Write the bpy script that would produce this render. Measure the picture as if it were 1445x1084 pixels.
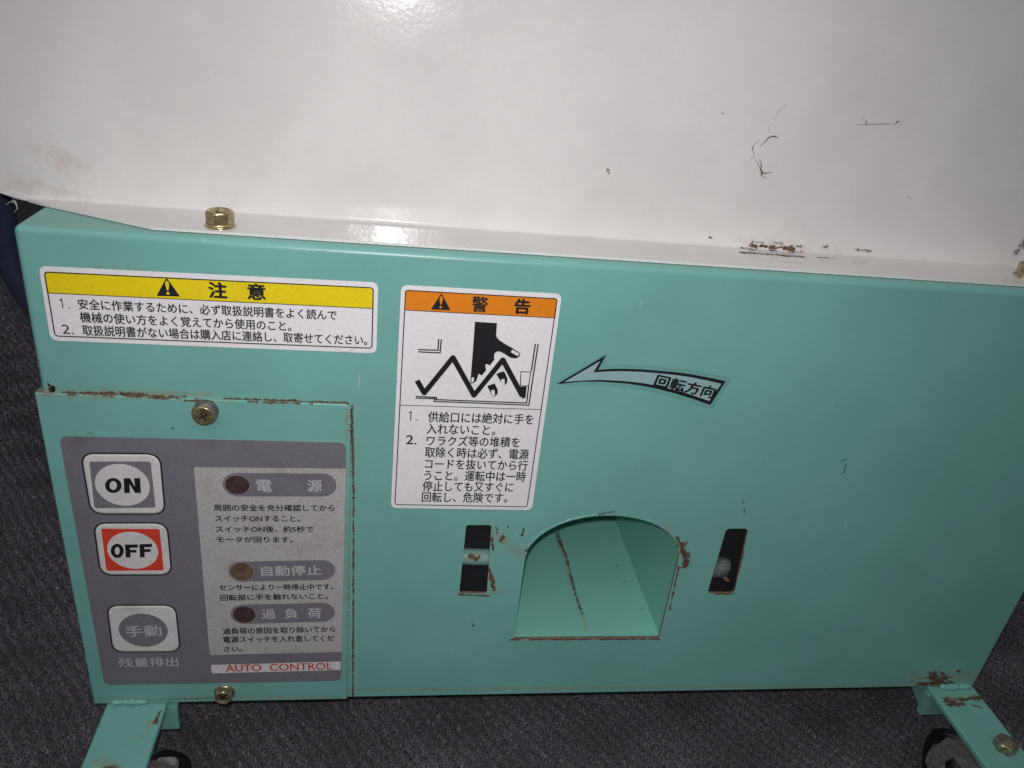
import bpy, math, random
import numpy as np
from mathutils import Vector, Matrix
from mathutils.geometry import delaunay_2d_cdt

for o in list(bpy.data.objects):
    bpy.data.objects.remove(o)
SC = bpy.context.scene
COL = SC.collection
rng = random.Random(7)

# ------------------------------------------------------------------ camera
CAM = Vector((0.17550935, -0.38458682, 0.12218561))
RX = Vector((0.98780723, -0.11602203, 0.10380634))       # camera right in the world
RD = Vector((0.04016073, -0.45431099, -0.88993744))      # camera down
RF = Vector((0.15041271, 0.88325558, -0.44411215))       # camera forward
FPX = 1127.33                                            # focal length in photo pixels (1445 wide)
cd = bpy.data.cameras.new('camera')
cam = bpy.data.objects.new('camera', cd)
COL.objects.link(cam)
cam.matrix_world = Matrix(((RX.x, -RD.x, -RF.x, CAM.x), (RX.y, -RD.y, -RF.y, CAM.y),
                           (RX.z, -RD.z, -RF.z, CAM.z), (0, 0, 0, 1)))
cd.sensor_width = 36.0
cd.lens = FPX / 1445 * 36.0
cd.clip_start = 0.01
cd.clip_end = 50
SC.camera = cam

# ------------------------------------------------------------------ light: dim room and the phone's flash
W = bpy.data.worlds.new('World')
SC.world = W
W.use_nodes = True
W.node_tree.nodes['Background'].inputs[0].default_value = (0.80, 0.86, 1.0, 1)
W.node_tree.nodes['Background'].inputs[1].default_value = 0.09
ld = bpy.data.lights.new('flash_lamp', 'SPOT')
ld.energy = 5.3
ld.spot_size = math.radians(112)
ld.spot_blend = 1.0
ld.color = (1.0, 0.965, 0.96)
ld.shadow_soft_size = 0.004
fl = bpy.data.objects.new('flash_lamp', ld)
COL.objects.link(fl)
fl.location = CAM + Vector((-0.006, 0.0, 0.015))
fl.rotation_euler = cam.matrix_world.to_euler()
la = bpy.data.lights.new('ceiling_lamp', 'AREA')
la.shape = 'RECTANGLE'; la.size = 3.0; la.size_y = 2.4
la.energy = 16
la.color = (1.0, .97, .92)
cl_ = bpy.data.objects.new('ceiling_lamp', la)
COL.objects.link(cl_)
cl_.location = (-.3, -1.0, 1.9)
cl_.rotation_euler = (Vector((.3, .05, -.1)) - cl_.location).to_track_quat('-Z', 'Y').to_euler()
SC.view_settings.view_transform = 'Standard'
SC.view_settings.look = 'None'
SC.view_settings.gamma = 1
SC.view_settings.use_curve_mapping = False
SC.view_settings.exposure = 0.0

# ------------------------------------------------------------------ measuring helpers
def ray(p):
    return RX * (p[0] - 722.5) + RD * (p[1] - 542.0) + RF * FPX
def on_y(p, y=0.0):                     # a measured photo point on an upright plane
    r = ray(p)
    return CAM + r * ((y - CAM.y) / r.y)
def on_z(p, z):                         # a measured photo point on a level plane
    r = ray(p)
    return CAM + r * ((z - CAM.z) / r.z)
def M(p, y=0.0):
    q = on_y(p, y)
    return (q.x, q.z)
def ML(ps, y=0.0):
    return [M(p, y) for p in ps]
def zo(ox, oy, s):                      # enlarged crops measured back into photo pixels
    return lambda *ps: [(ox + x / s, oy + y / s) for x, y in ps]

# ------------------------------------------------------------------ mesh builder
MATS = {}
BASE = Vector((0.31, 0.15, -0.40))
class MB:
    def __init__(s):
        s.v = []; s.f = []; s.m = []; s.s = []; s.mats = []
    def mi(s, m):
        if m not in s.mats: s.mats.append(m)
        return s.mats.index(m)
    def add(s, vs, fs, m, smooth=False):
        b = len(s.v); s.v += [tuple(v) for v in vs]
        k = s.mi(m)
        for f in fs:
            s.f.append([b + i for i in f]); s.m.append(k); s.s.append(smooth)
    def prism(s, pts, yf, yb, m, holes=(), side=None, hole_side=None):
        """flat shape in the upright X-Z plane, front at yf, back edge at yb"""
        loops = [pts] + list(holes)
        flat = [p for l in loops for p in l]
        ed = []; k0 = 0
        for l in loops:
            ed += [(k0 + i, k0 + (i+1) % len(l)) for i in range(len(l))]; k0 += len(l)
        K = 1000.0
        vo, _, tr, _, _, _ = delaunay_2d_cdt([Vector((x*K, z*K)) for x, z in flat], ed, [], 0, 1e-6)
        vo = [(v.x/K, v.y/K) for v in vo]
        fs = []
        for t in tr:
            a, b, c = (vo[i] for i in t)
            cr = (b[0]-a[0])*(c[1]-a[1]) - (b[1]-a[1])*(c[0]-a[0])
            g = ((a[0]+b[0]+c[0])/3, (a[1]+b[1]+c[1])/3)
            if abs(cr) < 1e-15 or not inside(g, pts) or any(inside(g, h) for h in holes): continue
            fs.append(tuple(t) if cr > 0 else (t[0], t[2], t[1]))
        s.add([(x, yf, z) for x, z in vo], fs, m)
        if yb is None: return
        for k, l in enumerate(loops):
            n = len(l); A = area(l)
            vs = [(x, yf, z) for x, z in l] + [(x, yb, z) for x, z in l]
            q = []
            for i in range(n):
                j = (i + 1) % n
                f = (i, i + n, j + n, j)
                if (A < 0) != (k > 0): f = f[::-1]
                q.append(f)
            s.add(vs, q, (hole_side if k else side) or side or m)
    def box(s, lo, hi, m):
        x0, y0, z0 = lo; x1, y1, z1 = hi
        s.add([(x0,y0,z0),(x1,y0,z0),(x1,y1,z0),(x0,y1,z0),(x0,y0,z1),(x1,y0,z1),(x1,y1,z1),(x0,y1,z1)],
              [(0,3,2,1),(4,5,6,7),(0,1,5,4),(1,2,6,5),(2,3,7,6),(3,0,4,7)], m)
    def grid(s, rows, m, smooth=True, close=False, flip=False):
        n = len(rows[0]); vs = [p for r in rows for p in r]; fs = []
        for i in range(len(rows) - 1):
            for j in range(n if close else n - 1):
                k = (j + 1) % n
                f = (i*n + j, i*n + k, (i+1)*n + k, (i+1)*n + j)
                fs.append(f[::-1] if flip else f)
        s.add(vs, fs, m, smooth)
    def tube(s, path, rad, m, seg=12, caps=True):
        path = [Vector(p) for p in path]; rows = []; up = None
        for i, p in enumerate(path):
            t = (path[min(i+1, len(path)-1)] - path[max(i-1, 0)]).normalized()
            if up is None:
                up = Vector((0,0,1)) if abs(t.z) < .9 else Vector((1,0,0))
            a = t.cross(up).normalized(); b = a.cross(t).normalized(); up = b
            r = rad[i] if isinstance(rad, (list, tuple)) else rad
            rows.append([tuple(p + a*math.cos(2*math.pi*k/seg)*r + b*math.sin(2*math.pi*k/seg)*r) for k in range(seg)])
        s.grid(rows, m, close=True, flip=True)
        if caps:
            s.add(rows[0], [tuple(range(seg))], m); s.add(rows[-1], [tuple(range(seg))[::-1]], m)
    def lathe(s, prof, M4, m, seg=48, smooth=True, cap=True):
        """prof: list of (radius or function of the angle, height) turned about local Z"""
        rows = []
        for r, z in prof:
            row = []
            for k in range(seg):
                a = 2*math.pi*k/seg
                q = r(a) if callable(r) else r
                row.append(tuple(M4 @ Vector((q*math.cos(a), q*math.sin(a), z))))
            rows.append(row)
        s.grid(rows, m, smooth=smooth, close=True)
        if cap:
            s.add(rows[-1], [tuple(range(seg))], m)
    def build(s, name, parent=None, auto=None, off=None):
        off = off if off is not None else (BASE if parent else Vector((0,0,0)))
        me = bpy.data.meshes.new(name)
        me.from_pydata(s.v, [], s.f)
        for m in s.mats: me.materials.append(MATS[m])
        me.polygons.foreach_set('material_index', s.m)
        me.polygons.foreach_set('use_smooth', s.s)
        me.update()
        o = bpy.data.objects.new(name, me)
        COL.objects.link(o)
        if parent:
            o.parent = parent
            o.location = -BASE if parent.type == 'EMPTY' else (0, 0, 0)
        return o

def inside(p, l):
    x, y = p; c = False
    for i in range(len(l)):
        (x0, y0), (x1, y1) = l[i-1], l[i]
        if (y0 > y) != (y1 > y) and x < (x1-x0)*(y-y0)/(y1-y0)+x0: c = not c
    return c
def area(l):
    return .5*sum(l[i][0]*l[(i+1) % len(l)][1] - l[(i+1) % len(l)][0]*l[i][1] for i in range(len(l)))
def fillet(pts, r, n=6):
    out = []
    for i, p in enumerate(pts):
        rr = r[i] if isinstance(r, (list, tuple)) else r
        p = Vector(p); a = (Vector(pts[i-1]) - p); b = (Vector(pts[(i+1) % len(pts)]) - p)
        if rr <= 0:
            out.append(tuple(p)); continue
        la, lb = a.length, b.length; a.normalize(); b.normalize()
        ang = a.angle(b)
        d = min(rr/math.tan(ang/2), la*.49, lb*.49)
        q0, q1 = p + a*d, p + b*d
        for k in range(n + 1):
            t = k/n
            out.append(tuple(q0*(1-t)**2 + p*2*t*(1-t)*.86 + q1*t**2 + (q0+q1)*.5*2*t*(1-t)*.14))
    return out
def inset(pts, d):
    if area(pts) < 0: d = -d
    out = []; n = len(pts)
    for i in range(n):
        p0, p1, p2 = (Vector(pts[(i+k-1) % n]) for k in range(3))
        e1 = (p1-p0).normalized(); e2 = (p2-p1).normalized()
        n1 = Vector((-e1.y, e1.x)); n2 = Vector((-e2.y, e2.x))
        out.append(tuple(p1 + (n1+n2)*(d/(1+n1.dot(n2)))))
    return out
def stroke(pts, w, rnd=True):
    P = [Vector(p) for p in pts]; h = w/2; L = []; R = []
    for i, p in enumerate(P):
        if i == 0 or i == len(P)-1:
            e = (P[1]-P[0]) if i == 0 else (P[-1]-P[-2])
            n = Vector((-e.y, e.x)).normalized()
            L.append(p+n*h); R.append(p-n*h); continue
        e1 = (p-P[i-1]).normalized(); e2 = (P[i+1]-p).normalized()
        n1 = Vector((-e1.y, e1.x)); n2 = Vector((-e2.y, e2.x))
        mi = (n1+n2)*(h/(1+n1.dot(n2)))
        left_turn = e1.x*e2.y - e1.y*e2.x > 0
        arc = [((n1*(1-k/6)+n2*(k/6)).normalized())*h for k in range(7)] if rnd else [mi]
        if left_turn:
            L.append(p+mi); R += [p-a for a in arc] if rnd else [p-mi]
        else:
            R.append(p-mi); L += [p+a for a in arc] if rnd else [p+mi]
    return [tuple(p) for p in L + R[::-1]]
def ell(c, rx, rz, n=40):
    return [(c[0]+rx*math.cos(2*math.pi*k/n), c[1]+rz*math.sin(2*math.pi*k/n)) for k in range(n)]

# ------------------------------------------------------------------ lettering
def glyphs(s):
    c = bpy.data.curves.new('lettering', 'FONT')
    c.body = s; c.resolution_u = 3
    o = bpy.data.objects.new('lettering', c)
    me = bpy.data.meshes.new_from_object(o)
    v = np.zeros(len(me.vertices)*3); me.vertices.foreach_get('co', v)
    v = v.reshape(-1, 3)[:, :2]
    f = [list(p.vertices) for p in me.polygons]
    bpy.data.objects.remove(o); bpy.data.curves.remove(c); bpy.data.meshes.remove(me)
    return v, f
def text(mb, s, pl, pr, h, m, y, bold=0.0):
    """ink of s runs between two measured points of its centre line, h photo pixels tall"""
    v, f = glyphs(s)
    a = Vector(M(pl, y)); b = Vector(M(pr, y))
    c = ((pl[0]+pr[0])/2, (pl[1]+pr[1])/2)
    hh = M((c[0], c[1]-h/2), y)[1] - M((c[0], c[1]+h/2), y)[1]
    e = (b-a); w = e.length; e.normalize(); n = Vector((-e.y, e.x))
    lo = v.min(0); hi = v.max(0)
    u = (v-lo)/(hi-lo)
    pts = [a + e*(q[0]*w) + n*((q[1]-.5)*hh) for q in u]
    ff = []
    for t in f:
        q = [pts[i] for i in t]
        A = sum(q[i].x*q[(i+1) % len(q)].y - q[(i+1) % len(q)].x*q[i].y for i in range(len(q)))
        ff.append(t if A > 0 else t[::-1])
    d = bold*.00038                      # heavier strokes: the same ink printed a hair to each side
    for k, (dx, dz) in enumerate([(0, 0)] if not bold else [(-d, 0), (d, 0), (0, d*.8), (0, -d*.8)]):
        mb.add([(p.x + dx, y - k*.00001, p.y + dz) for p in pts], ff, m)
def digit_one(mb, p0, h, m, y):
    x, z = M(p0, y); k = M((p0[0], p0[1]-h/2), y)[1] - M((p0[0], p0[1]+h/2), y)[1]
    mb.prism(stroke([(x-k*.20, z+k*.30), (x+k*.02, z+k*.46), (x+k*.02, z-k*.5)], k*.10, False), y, None, m)
    mb.prism(ell((x+k*.62, z-k*.44), k*.07, k*.07, 12), y, None, m)

# ------------------------------------------------------------------ materials
def grp_mark():
    g = bpy.data.node_groups.new('stroke_of_wear', 'ShaderNodeTree')
    I = g.interface
    for n in ('P', 'A', 'B'): I.new_socket(n, in_out='INPUT', socket_type='NodeSocketVector')
    I.new_socket('W', in_out='INPUT', socket_type='NodeSocketFloat')
    I.new_socket('Prev', in_out='INPUT', socket_type='NodeSocketFloat')
    I.new_socket('F', in_out='OUTPUT', socket_type='NodeSocketFloat')
    N = g.nodes; L = g.links
    gi = N.new('NodeGroupInput'); go = N.new('NodeGroupOutput')
    def vm(op, a, b=None):
        n = N.new('ShaderNodeVectorMath'); n.operation = op
        L.new(a, n.inputs[0])
        if b is not None: L.new(b, n.inputs[1])
        return n
    def mm(op, a, b=None, cl=False):
        n = N.new('ShaderNodeMath'); n.operation = op; n.use_clamp = cl
        for i, x in enumerate((a, b)):
            if x is None: continue
            if isinstance(x, (int, float)): n.inputs[i].default_value = x
            else: L.new(x, n.inputs[i])
        return n.outputs[0]
    # one stroke after the other keeps the shader small
    q = N.new('ShaderNodeVectorMath'); q.operation = 'MULTIPLY_ADD'; q.inputs[1].default_value = (1e-9, 1e-9, 1e-9)
    L.new(gi.outputs['Prev'], q.inputs[0]); L.new(gi.outputs['P'], q.inputs[2])
    pa = vm('SUBTRACT', q.outputs[0], gi.outputs['A']).outputs[0]
    ba = vm('SUBTRACT', gi.outputs['B'], gi.outputs['A']).outputs[0]
    t = mm('DIVIDE', vm('DOT_PRODUCT', pa, ba).outputs['Value'], vm('DOT_PRODUCT', ba, ba).outputs['Value'], True)
    sc = N.new('ShaderNodeVectorMath'); sc.operation = 'SCALE'; L.new(ba, sc.inputs[0]); L.new(t, sc.inputs['Scale'])
    d = vm('LENGTH', vm('SUBTRACT', pa, sc.outputs[0]).outputs[0]).outputs['Value']
    L.new(mm('MAXIMUM', gi.outputs['Prev'], mm('SUBTRACT', 1.0, mm('DIVIDE', d, gi.outputs['W']), True)), go.inputs['F'])
    return g
GM = grp_mark()

class NT:
    def __init__(s, name):
        s.mat = bpy.data.materials.new(name); s.mat.use_nodes = True
        s.t = s.mat.node_tree; s.N = s.t.nodes; s.L = s.t.links
        s.b = s.N['Principled BSDF']
        s.co = s.N.new('ShaderNodeTexCoord').outputs['Object']
        MATS[name] = s.mat
    def lk(s, a, b):
        if isinstance(a, (int, float, tuple)): b.default_value = a
        else: s.L.new(a, b)
    def math(s, op, a, b=0.0, cl=False):
        n = s.N.new('ShaderNodeMath'); n.operation = op; n.use_clamp = cl
        s.lk(a, n.inputs[0]); s.lk(b, n.inputs[1]); return n.outputs[0]
    def noise(s, scale, detail=3, rough=.5, vec=None, dist=0):
        n = s.N.new('ShaderNodeTexNoise'); n.inputs['Scale'].default_value = scale
        n.inputs['Detail'].default_value = detail; n.inputs['Roughness'].default_value = rough
        n.inputs['Distortion'].default_value = dist
        s.L.new(vec if vec is not None else s.co, n.inputs['Vector']); return n.outputs['Fac']
    def ramp(s, f, a, b, va=0.0, vb=1.0):
        n = s.N.new('ShaderNodeMapRange'); n.interpolation_type = 'SMOOTHSTEP'
        s.L.new(f, n.inputs[0]); n.inputs[1].default_value = a; n.inputs[2].default_value = b
        n.inputs[3].default_value = va; n.inputs[4].default_value = vb; return n.outputs[0]
    def mix(s, f, a, b, mode='MIX'):
        n = s.N.new('ShaderNodeMix'); n.data_type = 'RGBA'; n.blend_type = mode
        s.lk(f, n.inputs[0])
        for x, i in ((a, 6), (b, 7)):
            s.lk(x + (1,) if isinstance(x, tuple) and len(x) == 3 else x, n.inputs[i])
        return n.outputs[2]
    def marks(s, ms):
        out = None
        for A, B, w in ms:
            g = s.N.new('ShaderNodeGroup'); g.node_tree = GM
            s.L.new(s.co, g.inputs['P'])
            g.inputs['A'].default_value = A; g.inputs['B'].default_value = B; g.inputs['W'].default_value = w
            if out is not None: s.L.new(out, g.inputs['Prev'])
            out = g.outputs['F']
        return out
    def bump(s, h, strength, dist=.001):
        n = s.N.new('ShaderNodeBump'); n.inputs['Strength'].default_value = strength
        n.inputs['Distance'].default_value = dist
        s.L.new(h, n.inputs['Height']); s.L.new(n.outputs[0], s.b.inputs['Normal'])
    def set(s, **k):
        for a, v in k.items():
            s.lk(v + (1,) if isinstance(v, tuple) and len(v) == 3 else v, s.b.inputs[a.replace('_', ' ')])

def pm(x0, y0, x1, y1, wpx, Y=0.0):      # a worn stroke measured on an upright sheet
    a = on_y((x0, y0), Y); b = on_y((x1 + .01, y1), Y)
    return (tuple(a), tuple(b), wpx*.00038)
def zm(x0, y0, x1, y1, wpx, Z=0.0):
    a = on_z((x0, y0), Z); b = on_z((x1 + .01, y1), Z)
    return (tuple(a), tuple(b), wpx*.00042)

def worn_paint(name, col, rust, chips, soft, rough=.34, tint=(.30, .22, .13), speck=(.55, .68, .64), wave=.28, dull=.10):
    t = NT(name)
    n1 = t.noise(14, 4); n2 = t.noise(160, 4, .6)
    c = t.mix(t.ramp(n1, .3, .7), tuple(x*.95 for x in col), tuple(min(1, x*1.05) for x in col))
    c = t.mix(t.ramp(n2, .35, .75, 0, .10), c, tuple(x*.72 for x in col))
    # handling: broad dull patches and a fine grain in the paint
    c = t.mix(t.ramp(t.noise(9, 3, .6, dist=.6), .45, .75, 0, dull), c, tuple(x*.8 + .06 for x in col))
    c = t.mix(t.ramp(t.noise(1700, 2, .7), .30, .70, 0, .09), c, tuple(x*.55 for x in col))
    # pale pinpricks and short scuffs
    sp = t.noise(900, 1); sp2 = t.noise(33, 2)
    c = t.mix(t.math('MULTIPLY', t.ramp(sp, .765, .80), t.ramp(sp2, .5, .62, 0, .6)), c, speck)
    mp = t.N.new('ShaderNodeMapping'); mp.inputs['Scale'].default_value = (1, 1, .09)
    mp.inputs['Rotation'].default_value = (0, .5, 0)
    t.L.new(t.co, mp.inputs[0])
    scr = t.noise(700, 0, vec=mp.outputs[0])
    c = t.mix(t.math('MULTIPLY', t.ramp(scr, .80, .83), t.ramp(t.noise(21, 2), .53, .66, 0, .45)), c, speck)
    hgt = t.noise(420, 2)
    f1 = t.noise(420, 6, .65); f2 = t.noise(1300, 4, .6); f3 = t.noise(180, 3, .6)
    met = None
    if soft:
        m = t.marks(soft)
        fs_ = t.math('ADD', t.math('MULTIPLY', t.math('SUBTRACT', f1, .5), 1.6), t.math('MULTIPLY', t.math('SUBTRACT', f3, .5), 1.6))
        k = t.ramp(t.math('ADD', m, fs_), .40, 1.25, 0, .50)
        k = t.math('MULTIPLY', k, t.ramp(m, .0, .25))
        c = t.mix(k, c, tint)
    rm = None
    if rust:
        m = t.marks(rust)
        fr = t.math('ADD', t.math('MULTIPLY', t.math('SUBTRACT', f1, .5), 1.8), t.math('ADD', t.math('MULTIPLY', t.math('SUBTRACT', f2, .5), 1.3), t.math('MULTIPLY', t.math('SUBTRACT', f3, .5), 1.7)))
        rm = t.ramp(t.math('ADD', m, fr), .50, .66)
        rm = t.math('MULTIPLY', rm, t.ramp(m, .02, .15))
        rc = t.mix(t.ramp(f2, .35, .65), (.040, .020, .012), (.15, .078, .042))
        rc = t.mix(t.ramp(f3, .5, .7, 0, .7), rc, (.19, .125, .075))
        c = t.mix(rm, c, rc)
    if chips:
        m = t.marks(chips)
        cm = t.ramp(t.math('ADD', m, t.math('ADD', t.math('MULTIPLY', t.math('SUBTRACT', f2, .5), 2.6), t.math('MULTIPLY', t.math('SUBTRACT', f1, .5), 1.6))), .66, .80)
        cm = t.math('MULTIPLY', cm, t.ramp(m, .02, .15))
        c = t.mix(t.math('MULTIPLY', cm, .85), c, (.040, .030, .024))
        rm = cm if rm is None else t.math('MAXIMUM', rm, cm)
    t.set(Base_Color=c)
    if rm is not None:
        t.set(Roughness=t.math('ADD', rough, t.math('MULTIPLY', rm, .45)))
        hgt = t.math('MULTIPLY', hgt, .25)
    else:
        t.set(Roughness=rough)
        hgt = t.math('MULTIPLY', hgt, .25)
    hgt = t.math('ADD', hgt, t.math('MULTIPLY', t.noise(24, 2), 2.2))
    t.bump(hgt, wave, .0009)
    return t

GREEN = (.187, .452, .405)
panel_rust = [pm(132,556,206,558,8), pm(88,554,132,555,5), pm(206,560,262,561,5), pm(318,563,420,566,4.5), pm(420,567,492,569,4),
    pm(497,572,499,700,3.2), pm(499,700,498,985,3.2),
    pm(706,764,710,757,6), pm(737,755,739,748,6), pm(690,800,697,832,8), pm(694,760,696,778,5), pm(648,839,690,841,4),
    pm(722,903,748,899,6), pm(748,903,932,902,3.5), pm(745,777,758,768,7), pm(962,768,970,795,12), pm(970,780,966,800,10), pm(955,758,963,772,6),
    pm(958,800,945,860,3.5), pm(1010,838,1036,838,4), pm(1042,805,1048,780,5), pm(1318,955,1328,962,34), pm(1296,965,1345,965,12),
    pm(1352,947,1353,948,8)]
panel_chips = [pm(1047,706,1049,710,4), pm(1050,718,1050,724,4), pm(1188,650,1194,648,4), pm(1194,655,1190,668,4), pm(716,743,717,744,5), pm(700,744,702,752,5),
    pm(744,777,754,769,9), pm(846,726,866,722,5), pm(930,745,958,772,6), pm(1165,804,1166,805,3),
    pm(965,775,968,790,7), pm(47,500,54,549,9), pm(666,878,668,884,4)]
panel_soft = [pm(85,552,230,556,16), pm(690,745,745,790,26), pm(940,745,968,790,20), pm(320,975,1380,966,9), pm(1290,955,1385,955,40),
    pm(690,810,700,835,22), pm(150,553,300,557,12), pm(755,765,850,728,12), pm(130,380,200,385,14), pm(870,726,960,770,10), pm(1030,835,1052,770,10)]
worn_paint('green_paint', GREEN, panel_rust, panel_chips, panel_soft)
cy = -.0013
cover_rust = [pm(150,556,200,559,6,cy), pm(205,561,255,562,4.5,cy), pm(262,565,300,566,4,cy), pm(350,567,440,569,4,cy),
    pm(496,572,497,700,3.4,cy), pm(497,700,491,985,3.0,cy), pm(95,556,150,557,4,cy)]
cover_chips = [pm(243,604,244,605,3,cy), pm(170,990,300,985,2.5,cy), pm(495,600,496,640,5,cy), pm(494,820,493,870,5,cy)]
cover_soft = [pm(60,556,330,563,12,cy), pm(140,985,480,984,8,cy), pm(490,580,488,960,8,cy)]
worn_paint('cover_green_paint', GREEN, cover_rust, cover_chips, cover_soft)
YH = .041
hop_rust = [pm(1046,354,1132,361,10,.040), pm(1060,346,1120,352,7,.0405), pm(1160,362,1176,363,4,.040), pm(1020,351,1048,353,4,.040), pm(806,339,840,343,3,.040), pm(870,344,878,345,3,.040),
    zm(1046,357,1132,363,8,.0015), zm(1155,364,1178,365,5,.0015)]
hop_chips = [pm(1092,343,1104,344,4.5,.041), pm(1124,347,1131,348,4,.041), pm(1062,341,1080,343,3,.041), pm(1162,350,1167,348,4,.041),
    pm(1209,353,1228,354,4.5,.041), pm(1001,335,1004,336,3.5,.041), pm(1434,357,1447,338,11,.041), pm(1440,350,1450,340,9,.041),
    pm(858,240,860,243,5,.041), pm(1283,278,1284,279,4,.041), pm(1019,160,1021,161,3,.041),
    zm(1150,384,1320,396,7,.0015), zm(206,324,245,329,5,.0015), zm(276,332,420,341,3.6,.0015), zm(520,349,620,355,5,.0015), zm(640,356,700,360,3.5,.0015),
    zm(1020,377,1040,379,3,.0015), zm(1330,397,1440,405,2.4,.0015), zm(1017,376,1040,377,5,.0015),
    pm(10,279,30,285,5,.041), pm(62,291,120,300,3,.0410)]
hop_soft = [pm(1045,338,1135,352,20,.041), pm(1160,350,1185,356,14,.041), pm(60,215,105,235,46,.041), pm(20,260,120,275,26,.041), pm(820,335,880,340,8,.041),
    pm(100,225,110,243,8,.041), zm(1060,366,1130,372,14,.0015), pm(1390,375,1440,378,10,.041)]
worn_paint('white_paint', (.76, .745, .735), hop_rust, hop_chips, hop_soft, rough=.15, tint=(.60, .51, .46), speck=(.70, .68, .66), wave=.24, dull=.025).set(Specular_IOR_Level=.42)
leg_rust = [zm(1335,988,1350,994,14,-.3085), zm(1350,988,1388,985,9,-.3085), zm(1340,995,1360,993,9,-.3085), zm(1372,995,1384,999,4,-.3085), zm(225,1006,220,1020,6,-.3085)]
leg_soft = [zm(1335,985,1388,983,20,-.3085), zm(140,1075,160,1084,24,-.3085), zm(200,1040,215,1020,14,-.3085)]
worn_paint('leg_green_paint', GREEN, leg_rust, None, leg_soft, rough=.42)

def plain(name, col, rough=.4, var=.06, scale=120, metal=0, bump=0, bscale=500, spec=.5, coat=0):
    t = NT(name)
    a = t.ramp(t.noise(scale, 4, .6), .3, .7)
    t.set(Base_Color=t.mix(a, tuple(x*(1-var) for x in col), tuple(min(1, x*(1+var)) for x in col)),
          Roughness=rough, Metallic=float(metal), Specular_IOR_Level=spec)
    if coat: t.set(Coat_Weight=coat, Coat_Roughness=.08)
    if bump: t.bump(t.noise(bscale, 3), bump, .0006)
    return t
def grubby(name, col, dirt, amt=.35, rough=.45, fine=.06):
    t = NT(name)
    c = t.mix(t.ramp(t.noise(700, 3, .7), .3, .7), tuple(x*(1-fine) for x in col), tuple(min(1, x*(1+fine)) for x in col))
    c = t.mix(t.ramp(t.noise(42, 5, .65), .50, .78, 0, amt), c, dirt)
    c = t.mix(t.ramp(t.noise(520, 2, .5), .72, .78, 0, .5), c, dirt)
    t.set(Base_Color=c, Roughness=rough)
    t.bump(t.noise(260, 2), .06, .0004)
    return t
grubby('sticker_white', (.83, .81, .845), (.55, .50, .45), .22, .38)
grubby('sticker_yellow', (.84, .66, .010), (.50, .38, .05), .30, .38)
grubby('sticker_orange', (.78, .235, .012), (.5, .18, .04), .25, .38)
plain('print_black', (.012, .012, .016), .45, .2, 400)
plain('print_red', (.52, .06, .04), .5, .15, 500)
plain('print_pale', (.47, .46, .48), .5, .08, 600)
grubby('overlay_grey', (.180, .168, .200), (.12, .10, .10), .5, .55, .10)
grubby('overlay_pale', (.44, .425, .425), (.27, .245, .21), .55, .6, .16)
grubby('button_white', (.68, .66, .665), (.36, .33, .30), .45, .5, .07)
grubby('button_red', (.66, .055, .028), (.42, .06, .03), .3, .5)
plain('button_grey', (.19, .178, .20), .5, .10, 500)
plain('lamp_red', (.066, .041, .042), .3, .2, 200)
plain('lamp_amber', (.150, .098, .066), .25, .3, 250)
plain('lamp_rim', (.25, .235, .24), .4)
plain('film_green', (.155, .385, .345), .22, .03)
plain('arrow_pale', (.30, .47, .475), .3, .05)
t = plain('zinc_gold', (.43, .355, .195), .24, .35, 260, .8, .25, 300)
t = plain('zinc_dull', (.40, .33, .22), .33, .5, 300, .8, .4, 400)
plain('zinc_grey', (.40, .385, .36), .42, .35, 200, .35, .3, 300)
plain('spacer_grey', (.16, .155, .14), .45, .35, 300, .4, .3, 400)
plain('steel_raw', (.20, .125, .085), .75, .5, 700, 0, .5, 900)
plain('white_edge', (.72, .71, .70), .4, .1, 900)
plain('rubber_dark', (.014, .012, .017), .55, .3, 200, 0, .2, 400)
plain('foam_recess_black', (.008, .008, .011), .9, .3, 300, 0, .5, 800)
plain('hub_grey', (.26, .235, .215), .5, .35, 90, 0, .2)
plain('hook_paint', (.085, .11, .10), .6, .35, 350, 0, .7, 450)
plain('cable_navy', (.035, .038, .075), .22, .2, 100)
plain('lint', (.13, .11, .10), .9)
plain('hair_pale', (.55, .52, .47), .6)
plain('straw', (.38, .27, .15), .7)

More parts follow.
